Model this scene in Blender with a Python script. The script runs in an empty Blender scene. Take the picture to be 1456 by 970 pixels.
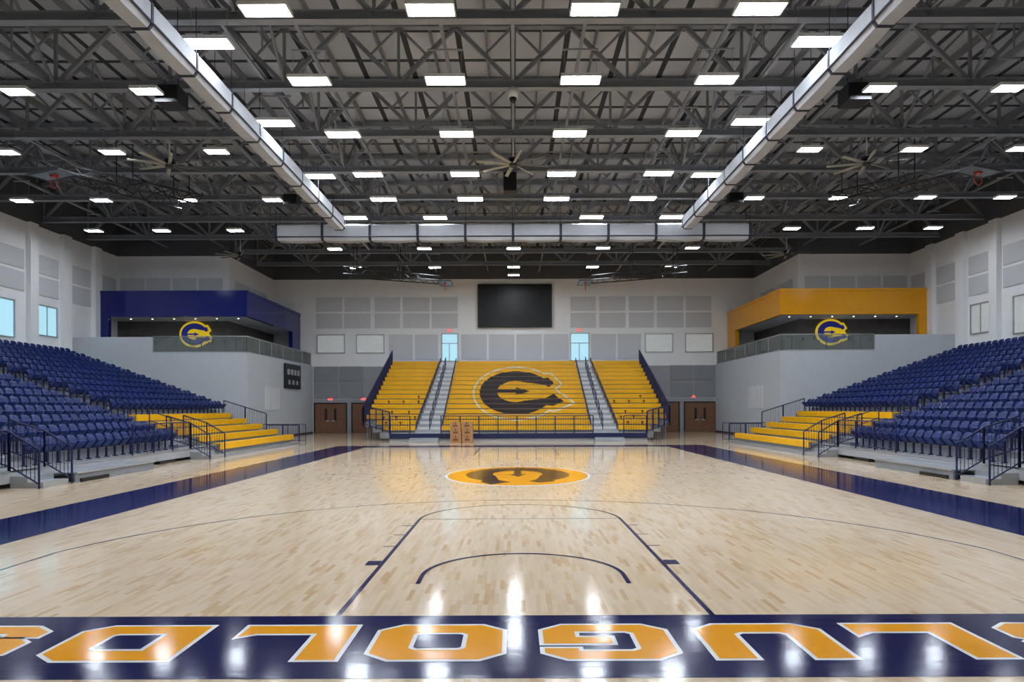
import bpy, math, random
from mathutils import Vector, Matrix
random.seed(4)
scene=bpy.context.scene
COL=scene.collection
# ---------------------------------------------------------------- materials
def lin(c):
    out=[]
    for v in c:
        v=v/255.0
        out.append(v/12.92 if v<=0.04045 else ((v+0.055)/1.055)**2.4)
    return out
def mat(name,col,rough=.5,metal=0,var=.06,scale=3.0,bump=0.0,es=0,ecol=None,spec=.5):
    m=bpy.data.materials.new(name); m.use_nodes=True
    nt=m.node_tree; b=nt.nodes['Principled BSDF']
    c=lin(col)
    tc=nt.nodes.new('ShaderNodeTexCoord'); nz=nt.nodes.new('ShaderNodeTexNoise')
    nz.inputs['Scale'].default_value=scale; nz.inputs['Detail'].default_value=4
    nt.links.new(tc.outputs['Object'],nz.inputs['Vector'])
    rp=nt.nodes.new('ShaderNodeValToRGB')
    rp.color_ramp.elements[0].position=.3; rp.color_ramp.elements[1].position=.7
    rp.color_ramp.elements[0].color=[x*(1-var) for x in c]+[1]
    rp.color_ramp.elements[1].color=[min(1,x*(1+var)) for x in c]+[1]
    nt.links.new(nz.outputs['Fac'],rp.inputs['Fac'])
    nt.links.new(rp.outputs['Color'],b.inputs['Base Color'])
    b.inputs['Roughness'].default_value=rough; b.inputs['Metallic'].default_value=metal
    b.inputs['Specular IOR Level'].default_value=spec
    if bump>0:
        bp=nt.nodes.new('ShaderNodeBump'); bp.inputs['Strength'].default_value=bump
        bp.inputs['Distance'].default_value=.02
        nt.links.new(nz.outputs['Fac'],bp.inputs['Height']); nt.links.new(bp.outputs['Normal'],b.inputs['Normal'])
    if es>0:
        b.inputs['Emission Color'].default_value=lin(ecol or col)+[1]
        b.inputs['Emission Strength'].default_value=es
    return m
M={}
M['wall']=mat('painted_wall',(241,242,243),.7,var=.015)
M['wallg']=mat('grey_wall',(190,195,200),.7,var=.03)
M['lowg']=mat('lower_grey_paint',(156,158,162),.7,var=.03)
M['panel']=mat('acoustic_fabric',(206,208,211),.9,var=.05,scale=20,bump=.2)
M['paneld']=mat('acoustic_fabric_grey',(142,145,150),.9,var=.05,scale=20,bump=.2)
M['dark']=mat('dark_upper_wall',(82,84,88),.8)
M['steel']=mat('painted_steel',(124,128,134),.5,var=.08)
M['steeld']=mat('conduit_steel',(160,162,166),.4,metal=.3)
M['alu']=mat('aluminium',(178,182,186),.35,metal=.55,var=.08)
M['black']=mat('black_plastic',(16,16,18),.4)
M['screen']=mat('led_screen',(9,9,11),.45)
M['navyp']=mat('navy_seat_plastic',(8,32,92),.42,var=.14,spec=.3)
M['navyr']=mat('navy_rail_steel',(14,26,72),.4,var=.08)
M['navys']=mat('navy_fascia_gloss',(14,26,108),.13,var=.04)
M['golds']=mat('gold_fascia_gloss',(230,158,8),.17,var=.04)
M['gold']=mat('gold_bench_plastic',(246,182,4),.35,var=.05)
M['logodark']=mat('logo_dark',(36,26,34),.4)
M['logotan']=mat('logo_outline',(238,228,196),.5)
M['logonavy']=mat('logo_navy',(34,50,160),.4,es=.12,ecol=(34,50,170))  # emission brightens the unlit wall emblem's navy against the dark tile
M['logogold']=mat('logo_yellow',(246,210,20),.4,es=.4,ecol=(246,206,20))  # emblem yellow also glows by added emission, not as a lamp
M['fabric']=mat('duct_fabric',(170,173,178),1.0,var=.07,scale=1.5,bump=.3,spec=.0)
M['strap']=mat('duct_strap',(22,26,46),.6)
M['wood']=mat('door_wood',(122,84,58),.5,var=.18,scale=6)
M['tile']=mat('suite_dark_tile',(92,87,85),.6,var=.2,scale=2)
M['card']=mat('cardboard',(168,122,80),.8,var=.12)
M['cardd']=mat('cardboard_dark',(110,74,48),.8,var=.12)
M['orange']=mat('rim_orange',(200,60,30),.4)
M['board']=mat('backboard_glass',(84,88,92),.3)
M['white']=mat('white_enamel',(230,230,228),.4,var=.02)
M['fanb']=mat('fan_blade',(160,159,146),.5,metal=.1)
M['lamp']=mat('lamp_diffuser',(255,255,255),.4,es=84,ecol=(235,244,255))
M['spot']=mat('downlight',(255,255,255),.4,es=5,ecol=(255,236,200))
M['sky']=mat('window_daylight',(170,215,228),.2,es=.75,ecol=(165,212,228))
M['lit']=mat('lit_room_glass',(206,212,210),.2,es=.15,ecol=(236,240,236))
M['red']=mat('exit_red',(220,30,24),.4,es=2.2,ecol=(255,40,30))
def wavebump(nt,b,st=.045):
    L=nt.links.new
    tc=nt.nodes.new('ShaderNodeTexCoord'); mp=nt.nodes.new('ShaderNodeMapping'); mp.inputs['Scale'].default_value=(1.0,5,1)
    L(tc.outputs['Object'],mp.inputs[0]); n2=nt.nodes.new('ShaderNodeTexNoise'); n2.inputs['Scale'].default_value=1.3; n2.inputs['Detail'].default_value=2
    L(mp.outputs[0],n2.inputs['Vector'])
    bp=nt.nodes.new('ShaderNodeBump'); bp.inputs['Strength'].default_value=st; bp.inputs['Distance'].default_value=.02
    L(n2.outputs['Fac'],bp.inputs['Height']); L(bp.outputs[0],b.inputs['Normal'])
def floorpaint(name,col):
    m=mat(name,col,.11,var=.03,spec=.42); nt=m.node_tree; b=nt.nodes['Principled BSDF']; wavebump(nt,b); return m
M['fnavy']=floorpaint('floor_navy_paint',(8,15,74))
M['fgold']=floorpaint('floor_gold_paint',(244,164,20))
M['fwhite']=floorpaint('floor_white_paint',(244,244,242))
M['fbrown']=floorpaint('floor_logo_dark',(46,28,28))
def glass():
    m=bpy.data.materials.new('rail_glass'); m.use_nodes=True; nt=m.node_tree
    for n in list(nt.nodes): nt.nodes.remove(n)
    o=nt.nodes.new('ShaderNodeOutputMaterial'); mx=nt.nodes.new('ShaderNodeMixShader'); m2=nt.nodes.new('ShaderNodeMixShader')
    t=nt.nodes.new('ShaderNodeBsdfTransparent'); g=nt.nodes.new('ShaderNodeBsdfGlossy'); f=nt.nodes.new('ShaderNodeFresnel'); d=nt.nodes.new('ShaderNodeBsdfDiffuse')
    d.inputs[0].default_value=(.55,.62,.60,1)
    t.inputs[0].default_value=(.88,.93,.92,1); g.inputs['Roughness'].default_value=.03; f.inputs[0].default_value=1.5
    m2.inputs[0].default_value=.12; nt.links.new(t.outputs[0],m2.inputs[1]); nt.links.new(d.outputs[0],m2.inputs[2])
    nt.links.new(f.outputs[0],mx.inputs[0]); nt.links.new(m2.outputs[0],mx.inputs[1]); nt.links.new(g.outputs[0],mx.inputs[2])
    nt.links.new(mx.outputs[0],o.inputs[0]); return m
M['glass']=glass()
def maple():
    m=bpy.data.materials.new('maple_strip_floor'); m.use_nodes=True; nt=m.node_tree; b=nt.nodes['Principled BSDF']
    L=nt.links.new
    tc=nt.nodes.new('ShaderNodeTexCoord'); sp=nt.nodes.new('ShaderNodeSeparateXYZ'); cb=nt.nodes.new('ShaderNodeCombineXYZ')
    L(tc.outputs['Object'],sp.inputs[0]); L(sp.outputs['Y'],cb.inputs['X']); L(sp.outputs['X'],cb.inputs['Y'])
    br=nt.nodes.new('ShaderNodeTexBrick'); L(cb.outputs[0],br.inputs['Vector'])
    br.offset=.37; br.inputs['Scale'].default_value=1; br.inputs['Brick Width'].default_value=.42; br.inputs['Row Height'].default_value=.055
    br.inputs['Mortar Size'].default_value=.0005; br.inputs['Color1'].default_value=(0,0,0,1); br.inputs['Color2'].default_value=(1,1,1,1)
    br.inputs['Mortar'].default_value=(.7,.7,.7,1)
    rp=nt.nodes.new('ShaderNodeValToRGB'); L(br.outputs['Color'],rp.inputs['Fac'])
    cr=rp.color_ramp; cr.elements[0].position=0; cr.elements[0].color=lin((234,212,183))+[1]
    cr.elements[1].position=1; cr.elements[1].color=lin((211,178,138))+[1]
    e=cr.elements.new(.5); e.color=lin((230,206,175))+[1]
    e=cr.elements.new(.87); e.color=lin((224,197,163))+[1]
    mp=nt.nodes.new('ShaderNodeMapping'); mp.inputs['Scale'].default_value=(30,1.2,1); L(tc.outputs['Object'],mp.inputs[0])
    nz=nt.nodes.new('ShaderNodeTexNoise'); nz.inputs['Scale'].default_value=1; L(mp.outputs[0],nz.inputs['Vector'])
    mx=nt.nodes.new('ShaderNodeMix'); mx.data_type='RGBA'; mx.blend_type='MULTIPLY'; mx.inputs[0].default_value=.16
    L(rp.outputs['Color'],mx.inputs[6]); L(nz.outputs['Fac'],mx.inputs[7])
    L(mx.outputs[2],b.inputs['Base Color'])
    b.inputs['Roughness'].default_value=.10
    wavebump(nt,b,.04)
    return m
M['maple']=maple()
def deckmat():
    m=bpy.data.materials.new('roof_deck'); m.use_nodes=True; nt=m.node_tree; b=nt.nodes['Principled BSDF']
    L=nt.links.new
    tc=nt.nodes.new('ShaderNodeTexCoord')
    br=nt.nodes.new('ShaderNodeTexBrick'); L(tc.outputs['Object'],br.inputs['Vector'])
    br.offset=0; br.inputs['Scale'].default_value=1; br.inputs['Brick Width'].default_value=1.95; br.inputs['Row Height'].default_value=2.05
    br.inputs['Mortar Size'].default_value=.11
    br.inputs['Color1'].default_value=lin((174,178,184))+[1]; br.inputs['Color2'].default_value=lin((154,158,164))+[1]
    br.inputs['Mortar'].default_value=lin((42,44,48))+[1]
    L(br.outputs['Color'],b.inputs['Base Color']); b.inputs['Roughness'].default_value=.8
    return m
M['deck']=deckmat()
# ---------------------------------------------------------------- builder
class MB:
    def __init__(s): s.v=[]; s.f=[]; s.m=[]; s.mats=[]; s.sm=[]
    def mi(s,k):
        if k not in s.mats: s.mats.append(k)
        return s.mats.index(k)
    def face(s,pts,k,smooth=False):
        b=len(s.v); s.v+= [tuple(p) for p in pts]; s.f.append(tuple(range(b,b+len(pts)))); s.m.append(s.mi(k)); s.sm.append(smooth)
    def box(s,x0,x1,y0,y1,z0,z1,k,bev=0):
        if x0>x1:x0,x1=x1,x0
        if y0>y1:y0,y1=y1,y0
        if z0>z1:z0,z1=z1,z0
        b=len(s.v)
        s.v+=[(x0,y0,z0),(x1,y0,z0),(x1,y1,z0),(x0,y1,z0),(x0,y0,z1),(x1,y0,z1),(x1,y1,z1),(x0,y1,z1)]
        for q in ((0,3,2,1),(4,5,6,7),(0,1,5,4),(1,2,6,5),(2,3,7,6),(3,0,4,7)):
            s.f.append(tuple(b+i for i in q)); s.m.append(s.mi(k)); s.sm.append(False)
    def tube(s,p0,p1,r,k,n=8,r1=None,caps=True,rot=0):
        p0=Vector(p0);p1=Vector(p1); r1=r if r1 is None else r1
        d=(p1-p0)
        if d.length<1e-6: return
        d.normalize()
        up=Vector((0,0,1)) if abs(d.z)<.95 else Vector((0,1,0))
        a=d.cross(up).normalized(); c=d.cross(a)
        b=len(s.v)
        for (p,rr) in ((p0,r),(p1,r1)):
            for i in range(n):
                t=2*math.pi*i/n+(math.pi/4 if n==4 else 0)+rot
                s.v.append(tuple(p+a*(math.cos(t)*rr)+c*(math.sin(t)*rr)))
        mi=s.mi(k)
        for i in range(n):
            j=(i+1)%n
            s.f.append((b+i,b+n+i,b+n+j,b+j)); s.m.append(mi); s.sm.append(n>6)
        if caps:
            s.f.append(tuple(b+i for i in range(n))); s.m.append(mi); s.sm.append(False)
            s.f.append(tuple(b+n+i for i in reversed(range(n)))); s.m.append(mi); s.sm.append(False)
    def shell(s,f,nu,nv,th,nrm,k):
        nrm=Vector(nrm).normalized()*th; b=len(s.v); mi=s.mi(k)
        W=nu+1
        for side in (0,1):
            for j in range(nv+1):
                for i in range(nu+1):
                    p=Vector(f(-1+2*i/nu,j/nv)); s.v.append(tuple(p-nrm*side))
        N=(nu+1)*(nv+1)
        def add(q,sm=True): s.f.append(q); s.m.append(mi); s.sm.append(sm)
        for j in range(nv):
            for i in range(nu):
                a=b+j*W+i
                add((a,a+1,a+W+1,a+W)); a+=N; add((a,a+W,a+W+1,a+1))
        for i in range(nu):
            a=b+i; add((a,a+N,a+N+1,a+1),False); a=b+nv*W+i; add((a,a+1,a+1+N,a+N),False)
        for j in range(nv):
            a=b+j*W; add((a,a+W,a+W+N,a+N),False); a=b+j*W+nu; add((a,a+N,a+N+W,a+W),False)
    def merge(s,o,mtx):
        b=len(s.v)
        s.v+=[tuple(mtx@Vector(p)) for p in o.v]
        for f,m_,sm in zip(o.f,o.m,o.sm):
            s.f.append(tuple(b+i for i in f)); s.m.append(s.mi(o.mats[m_])); s.sm.append(sm)
def mesh_of(name,mb,off=(0,0,0)):
    me=bpy.data.meshes.new(name)
    me.from_pydata([(p[0]-off[0],p[1]-off[1],p[2]-off[2]) for p in mb.v],[],mb.f)
    for k in mb.mats: me.materials.append(M[k])
    me.polygons.foreach_set('material_index',mb.m); me.polygons.foreach_set('use_smooth',mb.sm)
    me.update(); return me
def tag(o,label=None,cat=None,group=None,kind=None):
    if label: o['label']=label
    if cat: o['category']=cat
    if group: o['group']=group
    if kind: o['kind']=kind
def mk(name,mb,parent=None,label=None,cat=None,group=None,kind=None,local=False):
    xs=[p[0] for p in mb.v]; ys=[p[1] for p in mb.v]; zs=[p[2] for p in mb.v]
    off=((min(xs)+max(xs))/2,(min(ys)+max(ys))/2,min(zs))
    if local: off=(0,0,0)
    o=bpy.data.objects.new(name,mesh_of(name,mb,off)); COL.objects.link(o)
    if parent is not None:
        o.parent=parent
        o.location=off if local else tuple(off[i]-parent.location[i] for i in range(3))
    else: o.location=off
    tag(o,label,cat,group,kind); return o
def empty(name,loc,label,cat,group=None):
    e=bpy.data.objects.new(name,None); e.empty_display_size=.3; e.location=loc; COL.objects.link(e)
    tag(e,label,cat,group); return e
def clone(top,kids,loc,rotz=0):
    t=top.copy(); t.location=loc; t.rotation_euler=(0,0,rotz); COL.objects.link(t)
    for k in kids:
        c=k.copy(); c.parent=t; COL.objects.link(c)
    return t
# ---------------------------------------------------------------- polygon tools
def area(p): return sum(p[i][0]*p[(i+1)%len(p)][1]-p[(i+1)%len(p)][0]*p[i][1] for i in range(len(p)))/2
def ccw(p): return p if area(p)>0 else p[::-1]
def offset(p,d):
    p=ccw(p); n=len(p); out=[]
    for i in range(n):
        a=Vector(p[i-1]);b=Vector(p[i]);c=Vector(p[(i+1)%n])
        e1=(b-a).normalized(); e2=(c-b).normalized()
        n1=Vector((e1.y,-e1.x)); n2=Vector((e2.y,-e2.x)); m=(n1+n2)
        if m.length<.05: m=n1
        m.normalize(); k=d/max(.6,m.dot(n1)); out.append((b.x+m.x*k,b.y+m.y*k))
    return out
def inside(p,x,y):
    r=False; j=len(p)-1
    for i in range(len(p)):
        if (p[i][1]>y)!=(p[j][1]>y) and x<(p[j][0]-p[i][0])*(y-p[i][1])/(p[j][1]-p[i][1])+p[i][0]: r=not r
        j=i
    return r
def arc(cx,cy,a,b,t0,t1,n):
    return [(cx+a*math.cos(math.radians(t0+(t1-t0)*i/n)),cy+b*math.sin(math.radians(t0+(t1-t0)*i/n))) for i in range(n+1)]
# team emblem: bold open C with slanted terminals, solid pick-shaped centre joined by a short bar
OA=arc(-.08,0,.84,.64,38,322,56)
TB=[(.72,-.42),(.98,-.30),(.74,-.06)]      # lower terminal, slanted
TT=[(.66,.10),(.82,.24),(.70,.42)]         # upper terminal
SIL=ccw(OA+TB+TT)
BODY=SIL
HOLE=ccw(arc(-.10,0,.42,.31,62,298,30)+[(.30,-.25),(.56,-.22),(.80,-.06),(.72,.10),(.56,.20),(.30,.25)])
BAR=[(-.56,-.045),(-.08,-.045),(-.08,-.115),(.24,0),(-.08,.115),(-.08,.045),(-.56,.045)]
def logo_layers(out,mid,dark,hole):
    return [(offset(SIL,.16),out),(offset(SIL,.118),mid),(BODY,dark),(HOLE,hole),(BAR,dark)]
# ================================================================ CAMERA
cam=bpy.data.cameras.new('camera'); co=bpy.data.objects.new('camera',cam); COL.objects.link(co)
cam.sensor_width=36; cam.lens=24; cam.clip_end=300
cam.shift_x=-3/1456; cam.shift_y=95/1456
co.location=(0,0,2.03)
co.rotation_euler=(Matrix.Rotation(math.radians(90),3,'X')@Matrix.Rotation(math.radians(-.2),3,'Z')).to_euler()
scene.camera=co
CX=.1; YB=6.67; YF=35.32; HW=27.4; ZT=12.6; RZ=15.3
# ================================================================ FLOOR
fl=MB()
fl.box(-HW,HW,-8,56,-.3,0,'maple')
def fpoly(p,k,lay):
    fl.face([(x,y,.0015*lay) for x,y in ccw(p)],k)
def frect(x0,x1,y0,y1,k,lay): fpoly([(x0,y0),(x1,y0),(x1,y1),(x0,y1)],k,lay)
LX0,LX1,RX0,RX1=-9.5,-7.7,7.95,10.1
frect(LX0,RX1,5.12,YB,'fnavy',1); frect(LX0,RX1,YF,YF+1.5,'fnavy',1)
frect(LX0,LX1,YB,YF,'fnavy',1); frect(RX0,RX1,YB,YF,'fnavy',1)
def farc(cx,cy,r,a0,a1,w,k='fnavy',lay=1,n=64):
    for i in range(n):
        t0=math.radians(a0+(a1-a0)*i/n); t1=math.radians(a0+(a1-a0)*(i+1)/n)
        fpoly([(cx+(r-w/2)*math.cos(t0),cy+(r-w/2)*math.sin(t0)),(cx+(r+w/2)*math.cos(t0),cy+(r+w/2)*math.sin(t0)),
               (cx+(r+w/2)*math.cos(t1),cy+(r+w/2)*math.sin(t1)),(cx+(r-w/2)*math.cos(t1),cy+(r-w/2)*math.sin(t1))],k,lay)
for (yb,s) in ((YB,1),(YF,-1)):
    w=.055
    for sx in (-1,1):
        frect(CX+sx*1.83-w/2,CX+sx*1.83+w/2,min(yb,yb+s*5.8),max(yb,yb+s*5.8),'fnavy',1)
        y0=yb+s*2.15; frect(CX+sx*1.86,CX+sx*2.04,min(y0,y0+s*.25),max(y0,y0+s*.25),'fnavy',2)
        for q in (3.35,4.25,5.1):
            y0=yb+s*q; frect(CX+sx*1.83,CX+sx*2.03,y0-.02,y0+.02,'fnavy',2)
        frect(CX+sx*6.6-.02,CX+sx*6.6+.02,min(yb,yb+s*3.0),max(yb,yb+s*3.0),'fnavy',1)
        y0=yb+s*1.2; frect(CX+sx*1.22-w/2,CX+sx*1.22+w/2,min(y0,y0+s*.4),max(y0,y0+s*.4),'fnavy',2)
    frect(CX-1.83,CX+1.83,yb+s*5.8-.015,yb+s*5.8+.015,'fnavy',1)
    a=(0,180) if s>0 else (180,360)
    farc(CX,yb+s*5.8,1.83,a[0],a[1],.05)
    farc(CX,yb+s*1.6,1.22,a[0],a[1],.055,lay=3)
    d=math.degrees(math.asin(1.41/6.75))
    farc(CX,yb+s*1.6,6.75,a[0]+d,a[1]-d,.045,n=96)
frect(LX1,RX0,20.97,21.02,'fnavy',1)
s_=.28; c_=.17; sv=.25
LET={
'O':([[(c_,0),(1-c_,0),(1,c_),(1,1-c_),(1-c_,1),(c_,1),(0,1-c_),(0,c_)]],[[(s_+.05,sv),(1-s_-.05,sv),(1-s_,sv+.05),(1-s_,1-sv-.05),(1-s_-.05,1-sv),(s_+.05,1-sv),(s_,1-sv-.05),(s_,sv+.05)]]),
'D':([[(0,0),(1-c_,0),(1,c_),(1,1-c_),(1-c_,1),(0,1)]],[[(s_,sv),(1-s_-.05,sv),(1-s_,sv+.05),(1-s_,1-sv-.05),(1-s_-.05,1-sv),(s_,1-sv)]]),
'B':([[(0,0),(.85,0),(1,.15),(1,.42),(.92,.5),(1,.58),(1,.85),(.85,1),(0,1)]],[[(s_,.2),(.72,.2),(.72,.4),(s_,.4)],[(s_,.6),(.72,.6),(.72,.8),(s_,.8)]]),
'L':([[(0,0),(1,0),(1,.36),(.86,.25),(.32,.25),(.32,1),(0,1)]],[]),
'U':([[(0,1),(0,c_),(c_,0),(1-c_,0),(1,c_),(1,1),(1-s_,1),(1-s_,sv+.06),(1-s_-.06,sv),(s_+.06,sv),(s_,sv+.06),(s_,1)]],[]),
'G':([[(c_,0),(1-c_,0),(1,c_),(1,.58),(.46,.58),(.46,.39),(.74,.39),(.74,.21),(.32,.21),(.26,.27),(.26,.73),(.32,.79),(.74,.79),(.74,.71),(1,.71),(1,1-c_),(1-c_,1),(c_,1),(0,1-c_),(0,c_)]],[]),
'S':([[(c_,0),(1-c_,0),(1,c_),(1,.5),(.88,.62),(s_,.62),(s_,.77),(1-s_,.77),(1-s_,.67),(1,.67),(1,1-c_),(1-c_,1),(c_,1),(0,1-c_),(0,.5),(.12,.38),(1-s_,.38),(1-s_,.23),(s_,.23),(s_,.33),(0,.33),(0,c_)]],[]),
}
WX=[4.95,3.55,2.2,.80,-.66,-1.96,-3.36,-4.8]
for ch,xc in zip('BLUGOLDS',WX):
    Wd=1.10 if ch not in 'L' else 1.0; H=.86; yc=5.93
    f=lambda p:[(xc-(u-.5)*Wd,yc-(v-.5)*H) for u,v in p]
    for o in LET[ch][0]:
        o=f(o); fpoly(offset(o,.04),'fwhite',2); fpoly(o,'fgold',3)
    for h in LET[ch][1]:
        h=f(h); fpoly(h,'fwhite',4); fpoly(offset(h,-.04),'fnavy',5)
# centre emblem in an oval, its back towards the far end
fpoly(arc(CX,20.6,2.17,2.95,0,354,59),'fwhite',2); fpoly(arc(CX,20.6,2.10,2.82,0,354,59),'fgold',3)
for i,(p,k) in enumerate([(BODY,'fbrown'),(HOLE,'fgold'),(BAR,'fbrown')]):
    fpoly([(CX+y*2.45,20.6-x*2.6) for x,y in p],k,4+i)
mk('floor',fl,kind='structure')
# ================================================================ WALLS
def wall(name,*b,k='wall'):
    m=MB(); m.box(*b,k); return mk(name,m,kind='structure')
for s,nm in ((-1,'left'),(1,'right')):
    wall('wall_'+nm,s*HW,s*(HW+.3),-8,47.2,0,ZT)
    wall('wall_%s_upper'%nm,s*HW,s*(HW+.3),-8,47.2,ZT,RZ,k='dark')
    wall('wall_%s_return'%nm,s*19.7,s*(HW+.3),47.2,47.5,8.1,ZT)
    wall('wall_%s_return_lower'%nm,s*19.7,s*(HW+.3),47.2,47.5,5.5,8.1,k='tile')
    wall('wall_%s_return_top'%nm,s*19.7,s*(HW+.3),47.2,47.5,ZT,RZ,k='dark')
    wall('wall_%s_inner'%nm,s*19.7,s*20.0,47.5,56,8.1,ZT)
    wall('wall_%s_inner_lower'%nm,s*19.7,s*20.0,47.5,56,5.5,8.1,k='tile')
    wall('wall_%s_inner_top'%nm,s*19.7,s*20.0,47.5,56,ZT,RZ,k='dark')
    wall('wall_%s_mezzanine'%nm,s*16.5,s*HW,42.3,56,0,5.5,k='wallg')
    wall('trim_%s_parapet'%nm,s*22.4,s*HW,42.3,42.5,5.5,6.5,k='wallg')
wall('wall_back',-20,20,56,56.3,0,ZT)
wall('wall_back_top',-20,20,56,56.3,ZT,RZ,k='dark')
wall('wall_front',-HW-.3,HW+.3,-8.3,-8,0,RZ)
wall('ceiling',-HW-.3,HW+.3,-8.3,56.3,RZ,RZ+.3,k='deck')
n=0
for s in (-1,1):
    for (a,b) in ((20,20.7),(29,29.7),(38.35,39.0),(41.2,41.95),(44.3,45.0)):
        n+=1; m=MB(); m.box(s*HW,s*(HW-.28),a,b,4.8,ZT,'wall'); mk('trim_%d'%n,m,kind='structure')
for s,nm in ((-1,'left'),(1,'right')):
    m=MB(); m.box(s*16.5,s*16.47,42.3,55.9,0,.12,'black'); mk('baseboard_'+nm,m,kind='structure')
m=MB(); m.box(-16.4,16.4,55.96,56,2.75,2.85,'alu'); mk('trim_back_rail',m,kind='structure')
m=MB(); m.box(-16.45,-9.9,55.97,56,0,5.45,'lowg'); m.box(10.2,16.45,55.97,56,0,5.45,'lowg'); mk('trim_back_band',m,kind='structure')
def panel(x0,x1,z0,z1,y,k='panel',axis='y',s=1):
    m=MB(); g=.03
    if axis=='y':
        m.box(x0+g,x1-g,y-.05,y,z0+g,z1-g,k); m.box(x0+g*2.5,x1-g*2.5,y-.065,y-.05,z0+g*2.5,z1-g*2.5,k)
    else:
        m.box(y,y-s*.05,x0+g,x1-g,z0+g,z1-g,k); m.box(y-s*.05,y-s*.065,x0+g*2.5,x1-g*2.5,z0+g*2.5,z1-g*2.5,k)
    return mk('acoustic_panel',m,label='grey fabric acoustic panel mounted on the gym wall' if k!='paneld' else 'dark grey acoustic panel on the lower wall beside the doors',cat='wall panel',group='acoustic wall panels')
F=56/970.
def px(x): return (x-731)*F
def pz(y): return 2.03-(y-580)*F
for (a,b) in ((450,488),(490,528),(533,570),(573,612),(614,652),(811,848),(852,890),(894,930),(934,972),(975,1012)):
    for (t,u) in ((422,443),(445,467)): panel(px(a),px(b),pz(u),pz(t),56)
for (a,b) in ((553,588),(590,624),(656,693),(695,732),(734,771),(773,809),(840,876),(878,912)):
    panel(px(a),px(b),pz(512),pz(475),56)
for (a,b) in ((447,481),(483,517),(953,985),(987,1018)):
    for (t,u) in ((520,542),(544,566)): panel(px(a),px(b),pz(u),pz(t),55.97,'paneld')
for s in (-1,1):
    for (a,b) in ((29.9,34),(34.1,38.2),(39.1,41.1),(42.05,44.2),(45.1,47.0)):
        for (z0,z1) in ((8.6,9.75),(9.85,11.0)): panel(a,b,z0,z1,s*HW,axis='x',s=s)
    for q in range(4):
        a=20.1+q*1.8
        panel(min(s*a,s*(a+1.7)),max(s*a,s*(a+1.7)),9.9,11.1,47.2)
    for q in range(2): panel(48.2+q*3.2,51.2+q*3.2,9.9,11.1,s*19.7,axis='x',s=s)
    for q in range(3): panel(45.2+q*.95,46.1+q*.95,1.9,3.5,s*16.5,axis='x',s=s)
wn=0
def window(x,s,y0,y1,z0,z1,k):
    global wn; wn+=1; m=MB(); t=.07
    m.box(x,x-s*.02,y0,y1,z0,z1,k)
    for b in ((y0,y0+t,z0,z1),(y1-t,y1,z0,z1),(y0,y1,z0,z0+t),(y0,y1,z1-t,z1),((y0+y1)/2-.02,(y0+y1)/2+.02,z0,z1)): m.box(x,x-s*.08,*b,'alu')
    mk('window_%d'%wn,m,kind='structure')
def windowb(x0,x1,z0,z1,k,mull=False):
    global wn; wn+=1; m=MB(); t=.08
    m.box(x0,x1,55.98,56,z0,z1,k)
    fr_=[(x0,x0+t,z0,z1),(x1-t,x1,z0,z1),(x0,x1,z0,z0+t),(x0,x1,z1-t,z1)]
    if mull: fr_.append((x0,x1,z0+1.45,z0+1.52)); fr_.append((x0+.45*(x1-x0),x0+.5*(x1-x0),z0,z0+1.45))
    for b in fr_: m.box(b[0],b[1],55.92,56,b[2],b[3],'alu')
    mk('window_%d'%wn,m,kind='structure')
window(-HW,-1,33,37.4,5.95,8.05,'sky'); window(-HW,-1,39.1,40.9,6.3,8.1,'sky')
window(HW,1,33,37.4,5.95,8.05,'lit'); window(HW,1,39.1,40.9,6.3,8.1,'lit')
for (a,b) in ((451,491),(507,547),(917,957),(974,1014)): windowb(px(a),px(b),pz(502),pz(475),'lit')
for (a,b) in ((628,652),(811,838)): windowb(px(a),px(b),pz(514),pz(474),'sky',True)
dn=0
for (a,b) in ((447,494),(500,546),(925,966),(972,1018)):
    dn+=1; x0,x1=px(a),px(b); m=MB(); H=2.4
    m.box(x0,x0+.09,55.9,56,0,H,'black'); m.box(x1-.09,x1,55.9,56,0,H,'black'); m.box(x0,x1,55.9,56,H,H+.1,'black')
    nl=2; w=(x1-x0-.18)/nl
    for i in range(nl):
        u=x0+.09+i*w; m.box(u+.01,u+w-.01,55.93,55.96,.01,H,'wood')
        q=u+w*.62 if i==0 else u+w*.22
        m.box(q,q+w*.16,55.92,55.93,1.0,2.0,'black')
        h=u+w-.15 if i==0 else u+.08
        m.box(h-.25 if i==0 else h,h+.05 if i==0 else h+.3,55.88,55.93,.98,1.05,'alu')
    mk('door_%d'%dn,m,kind='structure')
def exit_sign(x,z,y=55.97):
    e=empty('exit_sign',(x,y-.03,z),'red illuminated EXIT sign fixed on the wall above a doorway','sign','exit signs')
    m=MB(); m.box(x-.2,x+.2,y-.05,y,z,z+.26,'white'); mk('housing',m,e)
    cu=bpy.data.curves.new('exit_text','FONT'); cu.body='EXIT'; cu.size=.2; cu.align_x='CENTER'; cu.extrude=.004
    to=bpy.data.objects.new('tmp',cu); COL.objects.link(to)
    bpy.context.view_layer.update()
    me=bpy.data.meshes.new_from_object(to); bpy.data.objects.remove(to)
    me.materials.clear(); me.materials.append(M['red'])
    l=bpy.data.objects.new('lettering',me); COL.objects.link(l); l.parent=e
    l.location=(0,-.03,.06); l.rotation_euler=(math.radians(90),0,0)
for x,y in ((470,569),(517,569),(944,569),(986,567),(640,472),(824,472)): exit_sign(px(x),pz(y))
e=empty('video_scoreboard',(px(732.5),55.9,pz(466)),'large black video scoreboard, switched off, on the end wall','scoreboard')
m=MB(); x0,x1,z0,z1=px(680),px(785),pz(466),pz(405)
m.box(x0,x1,55.75,55.99,z0,z1,'black'); mk('cabinet',m,e)
m=MB(); m.box(x0+.08,x1-.08,55.73,55.75,z0+.08,z1-.08,'screen'); mk('screen',m,e)
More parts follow.
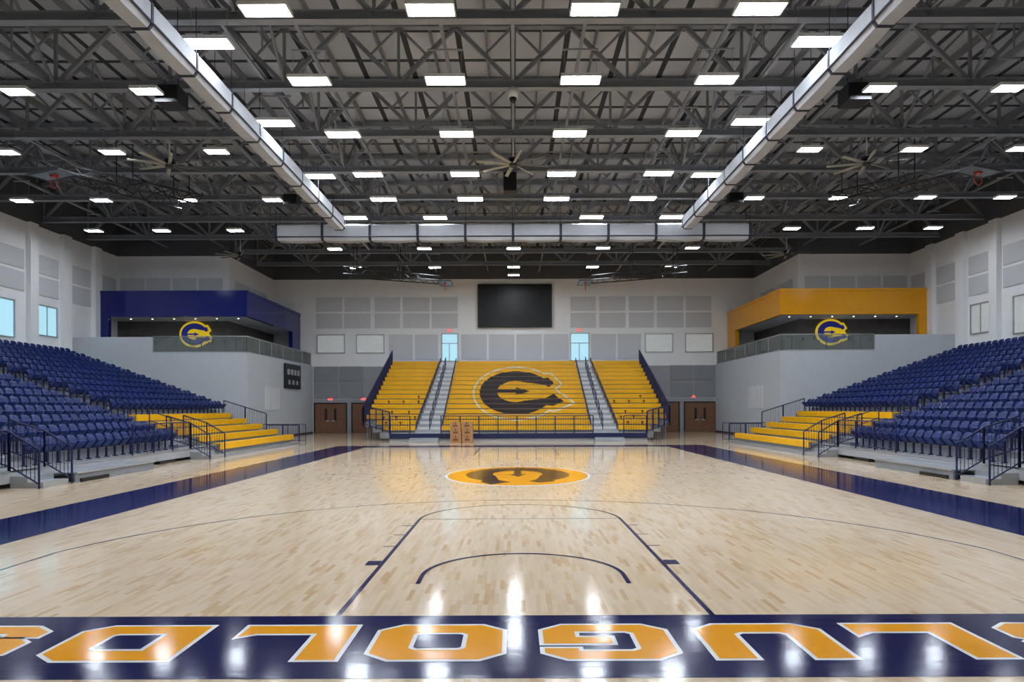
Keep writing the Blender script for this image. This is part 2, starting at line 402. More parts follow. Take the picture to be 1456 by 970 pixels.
e=empty('wall_scoreboard',(-16.4,50.6,3.5),'black electronic scoreboard panel on the white mezzanine side wall','scoreboard')
m=MB(); m.box(-16.5,-16.36,48.9,52.4,3.5,5.3,'black'); mk('cabinet',m,e)
m=MB()
for i in range(4): m.box(-16.36,-16.34,49.3+i*.75,49.8+i*.75,4.5,4.9,'lowg')
for i in range(3): m.box(-16.36,-16.34,49.5+i*.9,49.9+i*.9,3.8,4.1,'lowg')
mk('digit_panel',m,e)
# ================================================================ SUITES
for s,k,cn in ((-1,'navys','navy blue'),(1,'golds','golden yellow')):
    e=empty('suite_canopy',(s*22,46,8.1),'glossy %s boxed fascia framing the corner suite balcony'%cn,'canopy')
    m=MB(); m.box(s*17.5,s*(HW-.02),44.8,45.05,8.1,9.8,k); m.box(s*17.5,s*17.75,45.05,55.95,8.1,9.8,k)
    m.box(s*17.46,s*(HW-.02),44.76,44.8,9.62,9.8,k); m.box(s*17.46,s*17.5,44.8,55.95,9.62,9.8,k); mk('fascia',m,e)
    m=MB(); m.box(s*17.75,s*(HW-.02),45.05,47.19,8.12,8.2,'wallg'); m.box(s*17.75,s*19.69,47.19,55.95,8.12,8.2,'wallg')
    m.box(s*17.75,s*(HW-.02),45.05,47.19,9.7,9.79,k); m.box(s*17.75,s*19.69,47.19,55.95,9.7,9.79,k); mk('soffit',m,e)
    m=MB(); m.box(s*26.6,s*(HW-.02),44.8,45.1,5.5,8.1,k); mk('post',m,e)
    m=MB(); m.box(s*17.5,s*17.8,54.0,55.95,5.5,8.1,k); mk('post',m,e)
    for i in range(6):
        x=s*(18.6+i*1.45); m=MB(); m.tube((x,46.1,8.10),(x,46.1,8.125),.05,'spot',12); mk('downlight',m,e)
    pts=[(s*22.4,42.4),(s*16.6,42.4),(s*16.6,55.9)]
    e=empty('glass_balustrade',(s*16.6,42.4,5.5),'clear glass guard with metal cap along the suite balcony edge','railing')
    for (a,b) in ((pts[0],pts[1]),(pts[1],pts[2])):
        L=math.dist(a,b); nn=round(L/2.2)
        for i in range(nn):
            p=Vector(a).lerp(Vector(b),i/nn+.002); q=Vector(a).lerp(Vector(b),(i+1)/nn-.002)
            m=MB()
            if abs(p.x-q.x)>.01: m.box(p.x,q.x,p.y-.008,p.y+.008,5.5,6.52,'glass')
            else: m.box(p.x-.008,p.x+.008,p.y,q.y,5.5,6.52,'glass')
            mk('glass_pane',m,e)
        m=MB(); m.tube((a[0],a[1],6.54),(b[0],b[1],6.54),.025,'alu'); mk('cap_rail',m,e)
        m=MB(); m.box(min(a[0],b[0])-.04,max(a[0],b[0])+.04,min(a[1],b[1])-.04,max(a[1],b[1])+.04,5.5,5.58,'alu'); mk('base_channel',m,e)
    m=MB(); cx=s*21.95; cz=7.18; sc=1.08
    for i,(p,kk) in enumerate([(offset(SIL,.12),'logogold'),(BODY,'logonavy'),(HOLE,'logogold'),(BAR,'logonavy')]):
        pp=[(cx+x*sc,47.1-.012*i,cz+y*sc*1.1) for x,y in ccw(p)]
        m.face(pp,kk)
        if i==0:
            nn=len(pp)
            for j in range(nn):
                a=pp[j];b=pp[(j+1)%nn]; m.face([a,(a[0],47.19,a[2]),(b[0],47.19,b[2]),b],kk)
    mk('wall_emblem',m,label='navy and yellow interlocking letter emblem on the dark suite wall',cat='emblem')
def stool_parts():
    a=MB(); a.tube((0,0,.72),(0,0,.78),.19,'black',16)
    b=MB()
    for i in range(4):
        t=math.pi/4+i*math.pi/2; b.tube((.1*math.cos(t),.1*math.sin(t),.72),(.22*math.cos(t),.22*math.sin(t),0),.014,'black',6)
    for i in range(4):
        t=math.pi/4+i*math.pi/2;u=t+math.pi/2; b.tube((.185*math.cos(t),.185*math.sin(t),.25),(.185*math.cos(u),.185*math.sin(u),.25),.01,'black',5)
    c=MB(); c.shell(lambda u,v:(.2*u,.17+.03*v-.05*u*u,.8+.26*v),6,2,.02,(0,-1,0),'black')
    return a,b,c
a,b,c=stool_parts()
st=empty('bar_stool',(-24,43.6,5.5),'black bar stool with low back on the suite balcony','stool','balcony bar stools')
sk=[mk('seat',a,st,local=True),mk('leg_frame',b,st,local=True),mk('backrest',c,st,local=True)]
tb=empty('bar_table',(-24.6,43.6,5.5),'tall dark round bar table on the suite balcony','table','balcony bar tables')
a=MB(); a.tube((0,0,1.03),(0,0,1.07),.36,'black',20); b=MB(); b.tube((0,0,.03),(0,0,1.03),.035,'black',8); b.tube((0,0,0),(0,0,.03),.25,'black',16)
tk=[mk('table_top',a,tb,local=True),mk('pedestal',b,tb,local=True)]
first=True
for s in (-1,1):
    for (x,y) in ((24.6,43.7),(22.2,43.7),(20.0,43.7),(17.9,44.0),(17.3,47.0),(17.3,50.3)):
        if not(first): clone(tb,tk,(s*x,y,5.5))
        else: tb.location=(s*x,y,5.5)
        for dx,r in ((-.6,math.pi/2),(.6,-math.pi/2)):
            if y>46: loc=(s*x,y+dx*1.1,5.5); r2=math.pi if dx<0 else 0
            else: loc=(s*x+dx,y,5.5); r2=r
            if first: st.location=loc; st.rotation_euler=(0,0,r2); first=False
            else: clone(st,sk,loc,r2)
# ================================================================ ROOF STEEL
def member(m,p,q,w=.06,k='steel'): m.tube(p,q,w*.8,k,4,caps=False)
TY=[-5.4+4.1*i for i in range(15)]
for ty in TY:
    if ty<6: continue
    half=HW-.05 if ty<47 else 19.6
    e=empty('roof_truss',(0,ty,12.9),'grey painted steel roof truss spanning the gym','roof truss','roof trusses')
    m=MB(); m.box(-half,half,ty-.15,ty+.15,12.9,12.93,'steel'); m.box(-half,half,ty-.02,ty+.02,12.93,13.16,'steel'); m.box(-half,half,ty-.12,ty+.12,13.16,13.19,'steel'); mk('bottom_chord',m,e)
    m=MB(); m.box(-half,half,ty-.12,ty+.12,15.0,15.2,'steel'); mk('top_chord',m,e)
    m=MB(); P=3.9; x=-int(half/P)*P
    while x<half-.1:
        member(m,(x,ty,13.1),(x,ty,15.05),.08)
        if x+P<half+.1:
            member(m,(x,ty,13.1),(x+P/2,ty,15.05),.115); member(m,(x+P,ty,13.1),(x+P/2,ty,15.05),.115)
            member(m,(x+P/4,ty,14.07),(x,ty,15.05),.06); member(m,(x+3*P/4,ty,14.07),(x+P,ty,15.05),.06)
        x+=P
    mk('web',m,e)
PX=[0]+[s*v for v in (2.1,6.3,8.44,11.7,15.9,20.0,23.9) for s in (-1,1)]
for x in PX:
    ye=55.9 if abs(x)<19.6 else 47.1
    m=MB(); m.box(x-.05,x+.05,6.5,ye,13.15,13.25,'steel'); mk('roof_strut',m,label='grey steel strut running lengthwise between roof trusses',cat='beam',group='lengthwise roof struts')
for i in range(28):
    x=-26.3+1.95*i
    ye=55.9 if abs(x)<19.5 else 47.1
    m=MB(); m.box(x-.04,x+.04,6.5,ye,15.2,15.29,'steel'); m.box(x-.015,x+.015,6.5,ye,14.98,15.2,'steel')
    mk('roof_joist',m,label='grey steel joist running under the roof deck',cat='beam',group='roof joists')
for x in (0,)+tuple(s*v for v in (7.8,15.6,23.4) for s in (-1,1)):
    m=MB()
    for i in range(len(TY)-1):
        if TY[i]<6: continue
        if TY[i+1]>47 and abs(x)>19: continue
        y0,y1=TY[i],TY[i+1]; ym=(y0+y1)/2
        member(m,(x,y0+.1,13.15),(x,ym,15.0),.07); member(m,(x,y1-.1,13.15),(x,ym,15.0),.07)
        member(m,(x,ym,13.2),(x,ym,15.0),.045)
    mk('sway_bracing',m,label='grey zigzag steel bracing between roof trusses',cat='bracing',group='roof sway bracing')
# ================================================================ LIGHTS
K=1.074
rows=[(16.2,(1.95,5.87)),(19.7,(1.95,5.87)),(23.55,(1.95,5.87)),(27.6,(1.95,5.87)),(30.9,(1.95,5.87)),(33.9,(3.88,7.86)),
(17.66,(7.86,)),(22.6,(7.86,)),(27.8,(7.86,)),(20.3,(10.9,14.75)),(25.1,(10.9,14.75,18.65)),(30.9,(10.9,14.75,18.65,22.25)),
(36.2,(14.75,18.65,22.25)),(40.5,(0,5.3,10.6)),(45.9,(0,5.3,10.6)),(38.4,(0,)),(12.4,(1.95,5.87,10.9,14.75)),(8.5,(1.95,5.87,10.9,14.75)),(48.6,(0,))]  # rows nearest the camera are unseen extras added to light the near floor
a=MB(); a.box(-.62,.62,-.29,.29,.03,.1,'white'); a.box(-.25,.25,-.1,.1,.1,.16,'white'); 
for (x0,x1,y0,y1) in ((-.63,-.59,-.3,.3),(.59,.63,-.3,.3),(-.63,.63,-.3,-.27),(-.63,.63,.27,.3)): a.box(x0,x1,y0,y1,0,.05,'white')
b=MB(); b.box(-.585,.585,-.265,-.03,.012,.03,'lamp'); b.box(-.585,.585,.03,.265,.012,.03,'lamp')
c=MB(); c.tube((-.5,0,.1),(-.5,0,.96),.008,'steeld',5); c.tube((.5,0,.1),(.5,0,.96),.008,'steeld',5); c.box(-.55,.55,-.02,.02,.94,.99,'steeld')
lt=None
for d,xs in rows:
    for x in xs:
        for s in ((-1,1) if x>0 else (1,)):
            loc=(s*x*K,d*K,12.17)
            if lt is None:
                lt=empty('high_bay_light',loc,'white rectangular LED high bay light hung below the roof steel','ceiling light','high bay lights')
                lk=[mk('housing',a,lt,local=True),mk('diffuser',b,lt,local=True),mk('hanger',c,lt,local=True)]
            else:
                t=clone(lt,lk,loc)
                if abs(x)>10 or d>38: t.scale=(.7,.85,1)
# ================================================================ DUCTS
def duct(name,p,q,r,label,nring,sw):
    p=Vector(p);q=Vector(q); e=empty(name,tuple((p+q)/2),label,'air duct')
    m=MB(); L=(q-p).length; d=(q-p).normalized(); a=d.cross(Vector((0,0,1))).normalized(); c=Vector((0,0,1))
    PR=[(-.80,-.55),(-.55,-.92),(.55,-.92),(.80,-.55),(.80,.78),(.62,.95),(-.62,.95),(-.80,.78)]
    n=len(PR)
    def sec(j,rr,sag=0):
        X,Z=PR[j]
        if Z<0: Z*=1+sag
        return a*(X*rr)+c*(Z*rr)
    NS=nring*6
    for i in range(NS+1):
        t=i/NS; ph=abs(math.sin(math.pi*t*nring))
        for j in range(n):
            m.v.append(tuple(p+d*(L*t)+sec(j,r*(.95+.03*ph),.10*ph)))
    mi=m.mi('fabric')
    for i in range(NS):
        for j in range(n):
            k=(j+1)%n; m.f.append((i*n+j,i*n+k,(i+1)*n+k,(i+1)*n+j)); m.m.append(mi); m.sm.append(False)
    m.f.append(tuple(range(n))); m.m.append(mi); m.sm.append(False); m.f.append(tuple(NS*n+j for j in range(n))); m.m.append(mi); m.sm.append(False)
    mk('fabric_tube',m,e)
    for i in range(nring+1):
        t=min(max(i/nring,.003),.997); o=p+d*(L*t)
        g=MB()
        for w_ in (-sw,sw):
            for j in range(n): g.v.append(tuple(o+d*w_+sec(j,r*1.03)))
        gi=g.mi('strap')
        for j in range(n):
            k=(j+1)%n; g.f.append((j,k,n+k,n+j)); g.m.append(gi); g.sm.append(False)
        g.f.append(tuple(range(n))); g.m.append(gi); g.sm.append(False); g.f.append(tuple(n+j for j in range(n))); g.m.append(gi); g.sm.append(False)
        mk('strap',g,e)
        for sg in (-1,1):
            g=MB(); g.tube(o+a*sg*(r*.7)+c*(r*.72),Vector((o.x+a.x*sg*r*.7,o.y+a.y*sg*r*.7,12.95)),.01,'strap',4); mk('hanger',g,e)
    for sg in (-1,1):
        g=MB(); g.tube(p+a*sg*(r*.82)-c*(r*.55),q+a*sg*(r*.82)-c*(r*.55),.032,'strap',6); mk('guide_rail',g,e)
for s in (-1,1):
    duct('fabric_air_duct',(s*8.85,7,11.4),(s*8.85,34.7,11.4),.36,'long pale fabric air duct hung lengthwise under the roof',12,.045)
duct('fabric_air_duct',(-12.7,36.6,11.4),(12.65,36.6,11.4),.46,'pale fabric air duct with dark straps crossing the gym',10,.07)
for s in (-1,1):
    m=MB(); m.tube((s*9.75,7,12.75),(s*9.75,46,12.75),.05,'white',8); mk('roof_conduit',m,label='thin white pipe running lengthwise beside the fabric duct',cat='pipe',group='roof pipes')
# ================================================================ FANS
a=MB(); a.tube((0,0,0),(0,0,.25),.16,'black',16); a.tube((0,0,.25),(0,0,.32),.22,'black',16)
rod=MB(); rod.tube((0,0,.3),(0,0,1.15),.03,'white',8)
for i in range(4):
    t=math.pi/4+i*math.pi/2; rod.tube((.02*math.cos(t),.02*math.sin(t),.5),(.5*math.cos(t),.5*math.sin(t),1.15),.006,'steeld',4)
bl=[]
for i in range(8):
    t=i*math.pi/4+.2; m=MB(); mm=MB(); mm.shell(lambda u,v:(.18+1.35*v,.07*u,.10+.02*u),2,3,.012,(0,0,1),'fanb')
    m.merge(mm,Matrix.Rotation(t,4,'Z')); bl.append(m)
fe=empty('ceiling_fan',(0,28.2,12.0),'large eight blade ceiling fan hanging from the roof steel','ceiling fan','large ceiling fans')
fk=[mk('motor',a,fe,local=True),mk('downrod',rod,fe,local=True)]+[mk('blade',m,fe,local=True) for m in bl]
for loc in ((-14.2,28.2,12.0),(14.6,28.2,12.0),(-18,45,12.0),(18,45,12.0)): clone(fe,fk,loc,.3)
# ================================================================ BACKSTOPS
L_=6.2
fr=MB()
for y in (-.7,.7):
    fr.tube((0,y,.9),(L_,y,.25),.05,'black',6); fr.tube((0,y,.45),(L_,y,0),.04,'black',6)
    for i in range(9):
        t=i/8; t2=min(1,(i+.5)/8); fr.tube((L_*t,y,.9-.65*t),(L_*t2,y,.45-.45*t2),.022,'black',5)
        if i<8: fr.tube((L_*t2,y,.45-.45*t2),(L_*(i+1)/8,y,.9-.65*(i+1)/8),.022,'black',5)
for i in range(5):
    t=i/4; fr.tube((L_*t,-.7,.9-.65*t),(L_*t,.7,.9-.65*t),.03,'black',6)
for y in (-.5,.5):
    for x in (.6,3.5): fr.tube((x,y,.8-.65*x/L_),(x,y,2.4),.025,'black',5)
bd=MB(); bd.box(L_-.1,L_+.75,-.9,.9,-.08,-.04,'board'); 
for q in ((L_-.1,L_-.04,-.9,.9),(L_+.7,L_+.76,-.9,.9),(L_-.1,L_+.75,-.9,-.85),(L_-.1,L_+.75,.85,.9)): bd.box(*q,-.1,-.03,'black')
rm=MB(); n=20
for i in range(n):
    t0=2*math.pi*i/n;t1=2*math.pi*(i+1)/n
    rm.tube((L_+.3,.23*math.cos(t0),-.35+.23*math.sin(t0)),(L_+.3,.23*math.cos(t1),-.35+.23*math.sin(t1)),.015,'orange',6)
rm.box(L_+.2,L_+.4,-.12,.12,-.14,-.08,'orange')
be=empty('basketball_backstop',(-11.0,44.8,10.3),'black ceiling mounted basketball backstop frame folded up under the roof','basketball hoop','folded basketball backstops')
bk=[mk('frame',fr,be,local=True),mk('backboard',bd,be,local=True),mk('rim',rm,be,local=True)]
clone(be,bk,(11.2,44.8,10.3),math.pi)
clone(be,bk,(-15.3,32.5,11.2),math.radians(247)); clone(be,bk,(15.5,32.5,11.2),math.radians(-67))
# ================================================================ SPEAKERS, DOME CAMERA
def speaker(x,y,z,w,h,label='black loudspeaker cabinet hung from the roof steel'):
    e=empty('loudspeaker',(x,y,z),label,'loudspeaker','hanging loudspeakers')
    m=MB(); m.box(x-w/2,x+w/2,y-w/2,y+w/2,z,z+h,'black'); mk('cabinet',m,e)
    m=MB(); m.box(x-w/2+.03,x+w/2-.03,y-w/2-.02,y-w/2,z+.03,z+h-.03,'screen'); mk('grille',m,e)
    for q in (-.3,.3):
        m=MB(); m.tube((x+w*q,y,z+h),(x+w*q,y,12.95),.012,'black',5); mk('hanger',m,e)
for s in (-1,1):
    speaker(s*11.3,22.6,12.05,.75,.55); speaker(s*10.9,33.6,12.0,.65,.5)
speaker(-.15,31.6,12.0,.6,.85)
m=MB(); m.tube((0,23.3,12.6),(0,23.3,12.92),.16,'white',16); m.tube((0,23.3,12.45),(0,23.3,12.6),.08,'black',16,r1=.14); mk('dome_camera',m,label='small white dome security camera under a roof truss',cat='camera')
# ================================================================ RAILINGS
def rail(path,h,label,name='guard_rail',balus=.14,cat='railing',group=None,post=1.2,r=.022,k='navyr',br=.009):
    p0=path[0]; e=empty(name,p0,label,cat,group)
    m=MB(); b=MB(); up=Vector((0,0,1))
    for i in range(len(path)-1):
        a=Vector(path[i]); c=Vector(path[i+1]); L=(c-a).length
        m.tube(a+up*h,c+up*h,r,k,6); m.tube(a+up*.12,c+up*.12,r*.8,k,6)
        if not balus: m.tube(a+up*h*.55,c+up*h*.55,r*.8,k,6)
        npst=max(1,round(L/post))
        for j in range(npst+1):
            p=a.lerp(c,j/npst); m.tube(p,p+up*h,r*1.1,k,6)
        if balus:
            nb=max(1,round(L/balus))
            for j in range(1,nb):
                p=a.lerp(c,j/nb); b.tube(p+up*.12,p+up*h,br,k,4,caps=False)
    mk('rail_frame',m,e)
    if b.v: o=mk('balusters',b,e); o['kind']='stuff'
    return e
# ================================================================ END BLEACHER
D0,DR,T=41.0,42.2,.78; RISE=.34; NR=15
def dz(i): return .5+RISE*i
def aisleL(i): return -5.7-.03*(NR-1-i)
def aisleR(i): return 5.95+.035*(NR-1-i)
main=empty('telescopic_bleacher',(0,41,0),'large yellow bench bleacher with dark emblem facing the court end','bleacher')
m=MB()
m.box(-7.5,8.0,D0,DR,.38,.5,'alu'); m.box(-7.5,8.0,D0+.05,D0+.12,0,.38,'lowg'); m.box(-7.5,8.0,D0-.03,D0+.05,.2,.5,'navyr')
for i in range(NR):
    xl,xr=(-9.5,9.8)
    if i==0: xl,xr=-8.3,8.6
    if i==1: xl,xr=-8.9,9.2
    y0=DR+T*i; m.box(xl,xr,y0,y0+T+.02,dz(i)-.06,dz(i),'alu'); m.box(xl,xr,y0,y0+.03,dz(i)-RISE,dz(i)-.05,'lowg')
m.box(-9.5,9.8,DR+T*NR,55.95,dz(NR-1)-.06,dz(NR-1),'alu')
mk('deck',m,main)
m=MB()
for xx in (-9.45,-5.8,-4.5,0,4.8,6.05,9.75):
    for i in range(2,NR,1):
        y=DR+T*i+.3; m.box(xx-.04,xx+.04,y-.04,y+.04,0,dz(i)-.06,'steel')
mk('understructure',m,main)
for sec_ in range(3):
    for i in range(NR):
        a,b=((-9.5,aisleL(i)-.05),(-4.5,4.8),(aisleR(i)+.05,9.8))[sec_]
        if i==0: a=max(a,-8.2); b=min(b,8.5)
        if i==1: a=max(a,-8.8); b=min(b,9.1)
        y=DR+T*i+.28; z=dz(i)+.43
        m=MB(); m.box(a,b,y,y+.34,z-.05,z,'gold'); m.box(a,b,y-.02,y+.03,z-.28,z-.005,'gold'); m.box(a+.1,b-.1,y+.12,y+.2,z-.4,z-.05,'lowg')
        mk('bench',m,main)
m=MB(); lay=logo_layers('logotan','gold','logodark','gold')
lx,lz,sx,szz=.38,3.2,3.05,2.5
for i in range(NR):
    y=DR+T*i+.28-.024; z=dz(i)+.43
    NS=8; hh=.275/NS
    for q in range(NS):
        z0=z-.28+q*hh; zc=z0+hh/2; v=(zc-lz)/szz
        def color(X):
            c=None
            for p,k in lay:
                if inside(p,(X-lx)/sx,v): c=k
            return c
        st_=.02; X=-4.4; prev=None; start=None
        while X<4.75:
            c=color(X)
            if c=='gold': c=None
            if c!=prev:
                if prev: m.box(start,X,y,y+.003,z0,z0+hh,prev)
                start=X; prev=c
            X+=st_
        if prev: m.box(start,X,y,y+.003,z0,z0+hh,prev)
mk('painted_emblem',m,main)
for side in (0,1):
    m=MB()
    for i in range(NR):
        xa,xb=(aisleL(i),-4.55) if side==0 else (4.85,aisleR(i))
        y0=DR+T*i
        if i<NR-1: m.box(xa,xb,y0+.0,y0+T*.5,dz(i),dz(i)+RISE*.5,'alu')
        m.box(xa,xb,y0-.02,y0+.03,dz(i)-RISE*.5,dz(i)+.005,'white')
    mk('aisle_steps',m,main)
    xa,xb=(aisleL(0)-.1,-4.5) if side==0 else (4.8,aisleR(0)+.1)
    m=MB(); m.box(xa,xb,D0-.5,D0-.04,0,.25,'alu'); m.box(xa,xb,D0-.9,D0-.5,0,.12,'alu'); mk('entry_step',m,main)
    xm=-5.25 if side==0 else 5.5
    for i in range(0,NR-1,2):
        y0=DR+T*i
        rail([(xm,y0+.2,dz(i)+.17),(xm,y0+.2+T,dz(i+1)+.17)],.85,'short navy aisle handrail on the end bleacher steps',name='aisle_handrail',balus=0,group='end bleacher aisle handrails',post=1,r=.026)
    e0=(-4.5,-4.5) if side==0 else (4.8,4.8)
    e1=(aisleL(0),aisleL(NR-1)) if side==0 else (aisleR(0),aisleR(NR-1))
    for (x0,x1) in (e0,e1):
        rail([(x0,DR+.5,dz(0)+.3),(x1,DR+T*(NR-1),dz(NR-1)+.3)],.35,'sloping navy rail at the edge of the bleacher aisle',name='aisle_edge_rail',balus=0,group='end bleacher edge rails',post=1.2,r=.026)
for (a,b) in ((-7.45,aisleL(0)-.15),(-4.4,4.75),(aisleR(0)+.15,7.95)):
    rail([(a,D0+.05,.5),(b,D0+.05,.5)],1.05,'navy guard rail with vertical bars along the bleacher front',balus=.15,group='end bleacher front rails',r=.03,br=.012)
for s,x,xf in ((-1,-9.6,-7.5),(1,9.9,8.0)):
    rail([(xf,D0+.05,.5),(x,DR+T*1.6,.9),(x,DR+T*NR,dz(NR-1))],1.3,'stepped navy guard rail with vertical bars down the bleacher side',balus=.13,group='end bleacher side rails',post=.78,r=.038,br=.014)
m0=MB(); m0.box(-.025,.025,-.03,.03,0,.2,'black'); m0.box(-.07,.07,-.03,.03,.16,.24,'black')
mo=None
for s,xc in ((-1,-7.4),(1,7.7)):
    for (dx,i) in ((-1,4),(.0,4),(1.0,4),(-.5,2),(.6,2),(1.1,1),(-.9,1),(-.1,1),(.9,5),(-.6,0),(.3,0)):
        loc=(xc+dx,DR+T*i+.42,dz(i)+.43)
        if mo is None:
            mo=mk('bench_bracket',m0,label='small black bracket standing on a yellow bench row',cat='bracket',group='bench brackets',local=True); mo.location=loc
        else: o=mo.copy(); o.location=loc; COL.objects.link(o)
def carton(x,z,w,h,y=39.9):
    e=empty('cardboard_box',(x,y,z),'brown cardboard carton stacked on the floor before the bleacher','box','stacked cardboard boxes')
    m=MB(); m.box(x-w/2,x+w/2,y-.3,y+.3,z,z+h,'card'); mk('carton_body',m,e)
    m=MB(); m.box(x-.04,x+.04,y-.305,y+.305,z+h-.12,z+h+.004,'cardd'); m.box(x-.14,x+.14,y-.306,y-.3,z+h*.3,z+h*.6,'cardd'); mk('tape_and_label',m,e)
for x,z,w,h in ((-3.4,0,.64,.42),(-2.72,0,.62,.42),(-3.4,.425,.62,.4),(-2.72,.425,.62,.4),(-3.42,.83,.6,.38),(-2.74,.83,.58,.38)): carton(x,z,w,h)
# ================================================================ SIDE STANDS
RS=.311
def zrow(i): return .45+RS*i
NRS=15; W_=.88; X0=13.0
YN,YE=14.5,40.0; YY=38.5; A1=(27.3,28.7); A0=(17.5,18.7)
cb=MB(); cb.shell(lambda u,v:(-.06-.13*v+.05*u*u-.03*v*v,.205*u*(1-.08*v*v),.38+.42*v-.05*(u**4)*v),6,4,.025,(1,0,.25),'navyp')
cs=MB(); cs.shell(lambda u,v:(.0+.19*v+.0*u,.19*u*(1-.06*v),.38+.24*v-.02*(1-u*u)*math.sin(math.pi*v)),4,3,.035,(-.7,0,.7),'navyp')
cf=MB()
for y in (-.225,.225):
    cf.box(-.1,-.05,y-.012,y+.012,0,.58,'navyr'); cf.box(-.12,.12,y-.016,y+.016,.56,.59,'navyr'); cf.box(-.14,.02,y-.02,y+.02,0,.03,'navyr')
cf.box(-.08,-.04,-.225,.225,.34,.38,'navyr')
allc=[]
for s in (-1,1):
    for i in range(NRS):
        X=X0+W_*i+.5; y=YN+.3
        while y<YE-.2:
            ok=not(A0[0]-.1<y<A0[1]+.1) and not(A1[0]-.1<y<A1[1]+.1)
            if i<4 and y>A1[0]-.2: ok=False
            if y<X*970/731-1.2: ok=False
            if ok: allc.append((math.hypot(X,y),s,X,y,zrow(i)))
            y+=.48
allc.sort()
ch=None; stuff={-1:MB(),1:MB()}
base=MB(); 
for q in (cb,cs,cf): base.merge(q,Matrix.Identity(4))
for idx,(dd,s,X,y,z) in enumerate(allc):
    rot=0 if s<0 else math.pi
    if idx<300:
        if ch is None:
            ch=empty('stadium_chair',(s*X,y,z),'navy plastic stadium chair with tip-up seat on the side stand','chair','navy stadium chairs')
            ck=[mk('backrest',cb,ch,local=True),mk('seat',cs,ch,local=True),mk('frame',cf,ch,local=True)]
            ch.rotation_euler=(0,0,rot)
        else: clone(ch,ck,(s*X,y,z),rot)
    else:
        stuff[s].merge(base,Matrix.Translation((s*X,y,z))@Matrix.Rotation(rot,4,'Z'))
for s in (-1,1):
    mk('stadium_chair_rows',stuff[s],label='rows of navy plastic stadium chairs higher up the side stand',cat='chairs',group='navy stadium chairs',kind='stuff')
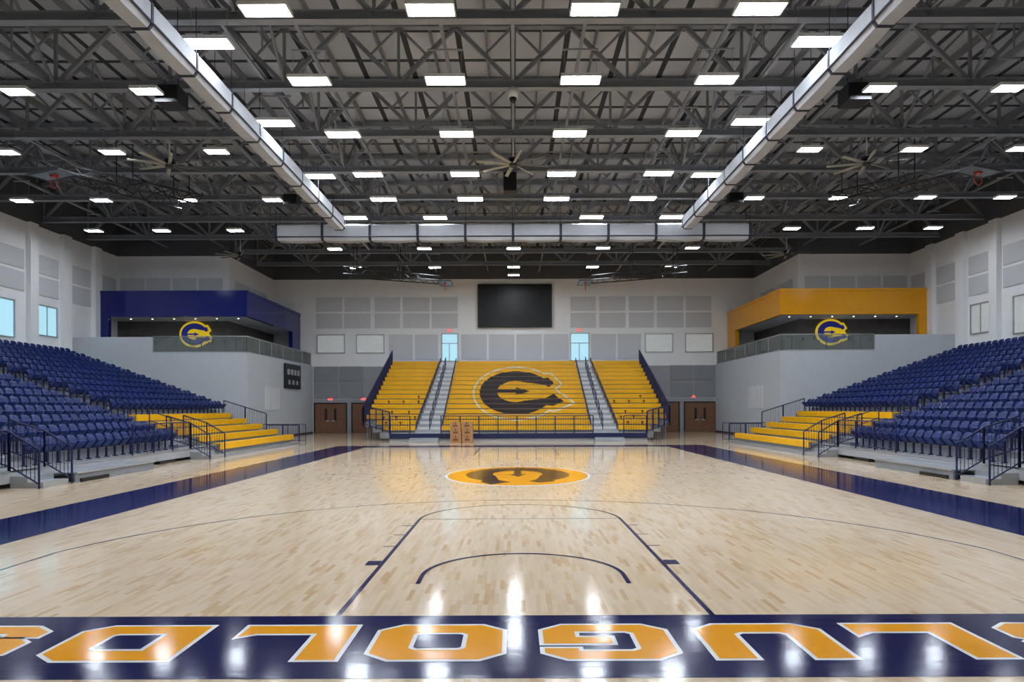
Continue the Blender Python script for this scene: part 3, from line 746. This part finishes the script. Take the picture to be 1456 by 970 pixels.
for s in (-1,1):
    e=empty('side_bleacher',(s*19,26,0),'tiered side stand with aluminium decks and yellow benches at its corner','bleacher')
    m=MB()
    for i in range(NRS):
        x=X0+W_*i; ye=YE if i>=4 else A1[1]; z=zrow(i)
        m.box(s*x,s*(x+W_+.02),YN,ye,z-.06,z,'alu'); m.box(s*x,s*(x+.03),YN,ye,z-RS if i else .12,z-.05,'lowg')
    zt=zrow(NRS-1)
    m.box(s*26.2,s*(HW-.02),YN,42.25,zt-.06,zt,'alu'); m.box(s*26.2,s*26.24,YE,42.25,0,zt,'wallg')
    mk('deck',m,e)
    m=MB()
    for i in range(NRS):
        x=X0+W_*i
        if i>=4: m.box(s*x,s*(x+W_),YE-.06,YE,0,zrow(i)-.05,'lowg')
    mk('end_cladding',m,e)
    for yy in (15,20,25):
        m=MB(); m.box(s*(X0-.02),s*(X0+.6),yy,yy+1.1,0,.12,'black'); mk('wheel_carriage',m,e)
    m=MB()
    for j in range(5):
        x=12.12+W_*j; z=.145+.305*j
        m.box(s*x,s*(x+W_+.02),A1[1],YY,z-.06,z,'alu'); m.box(s*x,s*(x+.03),A1[1],YY,max(0,z-.3),z-.05,'lowg')
        m.box(s*x,s*(x+W_),YY-.05,YY,0,z-.05,'lowg')
        q=MB(); xx=x+.3
        q.box(s*xx,s*(xx+.34),A1[1]+.1,YY-.1,z+.38,z+.43,'gold'); q.box(s*(xx-.02),s*(xx+.03),A1[1]+.1,YY-.1,z+.16,z+.425,'gold'); q.box(s*(xx+.12),s*(xx+.2),A1[1]+.3,YY-.3,z,z+.38,'lowg')
        mk('bench',q,e)
    mk('corner_deck',m,e)
    for (ya,yb_) in (A0,A1):
        m=MB()
        for i in range(NRS):
            x=X0+W_*i
            if i<NRS-1: m.box(s*(x+W_*.55),s*(x+W_),ya+.1,yb_-.1,zrow(i),zrow(i)+.15,'alu')
            m.box(s*x,s*(x+.04),ya+.1,yb_-.1,zrow(i)-.04,zrow(i)+.006,'white')
        mk('aisle_steps',m,e)
        m=MB(); m.box(s*(X0-.45),s*X0,ya+.1,yb_-.1,.0,.3,'alu'); m.box(s*(X0-.85),s*(X0-.45),ya+.1,yb_-.1,0,.15,'alu'); mk('entry_step',m,e)
    m=MB()
    m.box(s*(X0-.9),s*(X0-.05),18.9,23.0,.24,.28,'alu'); m.box(s*(X0-.85),s*(X0-.8),18.9,23.0,.0,.24,'steel')
    m.box(s*(X0-.9),s*(X0-.1),19.1,20.4,0,.1,'black')
    mk('front_footboard',m,e)
    lab='navy steel guard rail with vertical bars along the side stand'
    rail([(s*(X0-.03),23.2,.45),(s*(X0-.03),A1[0],.45)],1.05,lab,group='side stand guard rails',balus=.11,r=.026)
    rail([(s*(X0-.03),15.2,.45),(s*(X0-.03),A0[0],.45)],1.05,lab,group='side stand guard rails',balus=.11)
    for q,(lo,nr) in enumerate(((A0[1]+.05,1),(A0[0]-.05,1),(A1[0]-.05,1),(A1[1]-.05,1))):
        rail([(s*(X0-.85),lo,0),(s*(X0-.1),lo,.45),(s*(X0+W_*nr),lo,.76)],1.0,'navy stair rail beside the stand aisle',group='stair rails',balus=.12,r=.026)
    rail([(s*12.15,YY+.05,.0),(s*14.0,YY+.05,.0)],1.1,lab,group='side stand guard rails',balus=.1,r=.03)
    rail([(s*14.0,YY+.07,.75),(s*16.4,YY+.07,1.5)],1.0,lab,group='side stand guard rails',balus=.1,r=.03)
    rail([(s*15.6,YE+.6,0),(s*12.4,YE+.6,0)],1.1,lab,group='side stand guard rails',balus=.12)
    for i in range(1,NRS-1,2):
        x=X0+W_*i
        for (ya,yb_) in (A0,A1):
            ym=(ya+yb_)/2
            if ya<20 and i>1: continue
            rail([(s*(x+.2),ym,zrow(i)),(s*(x+.2+W_),ym,zrow(i+1))],.9,'short navy aisle handrail on the side stand steps',name='aisle_handrail',balus=0,group='side stand aisle handrails',post=1)
# ================================================================ WORLD / VIEW
w=bpy.data.worlds.new('world'); scene.world=w; w.use_nodes=True
w.node_tree.nodes['Background'].inputs[0].default_value=(.6,.65,.7,1); w.node_tree.nodes['Background'].inputs[1].default_value=.3
scene.view_settings.view_transform='Standard'
scene.view_settings.exposure=0
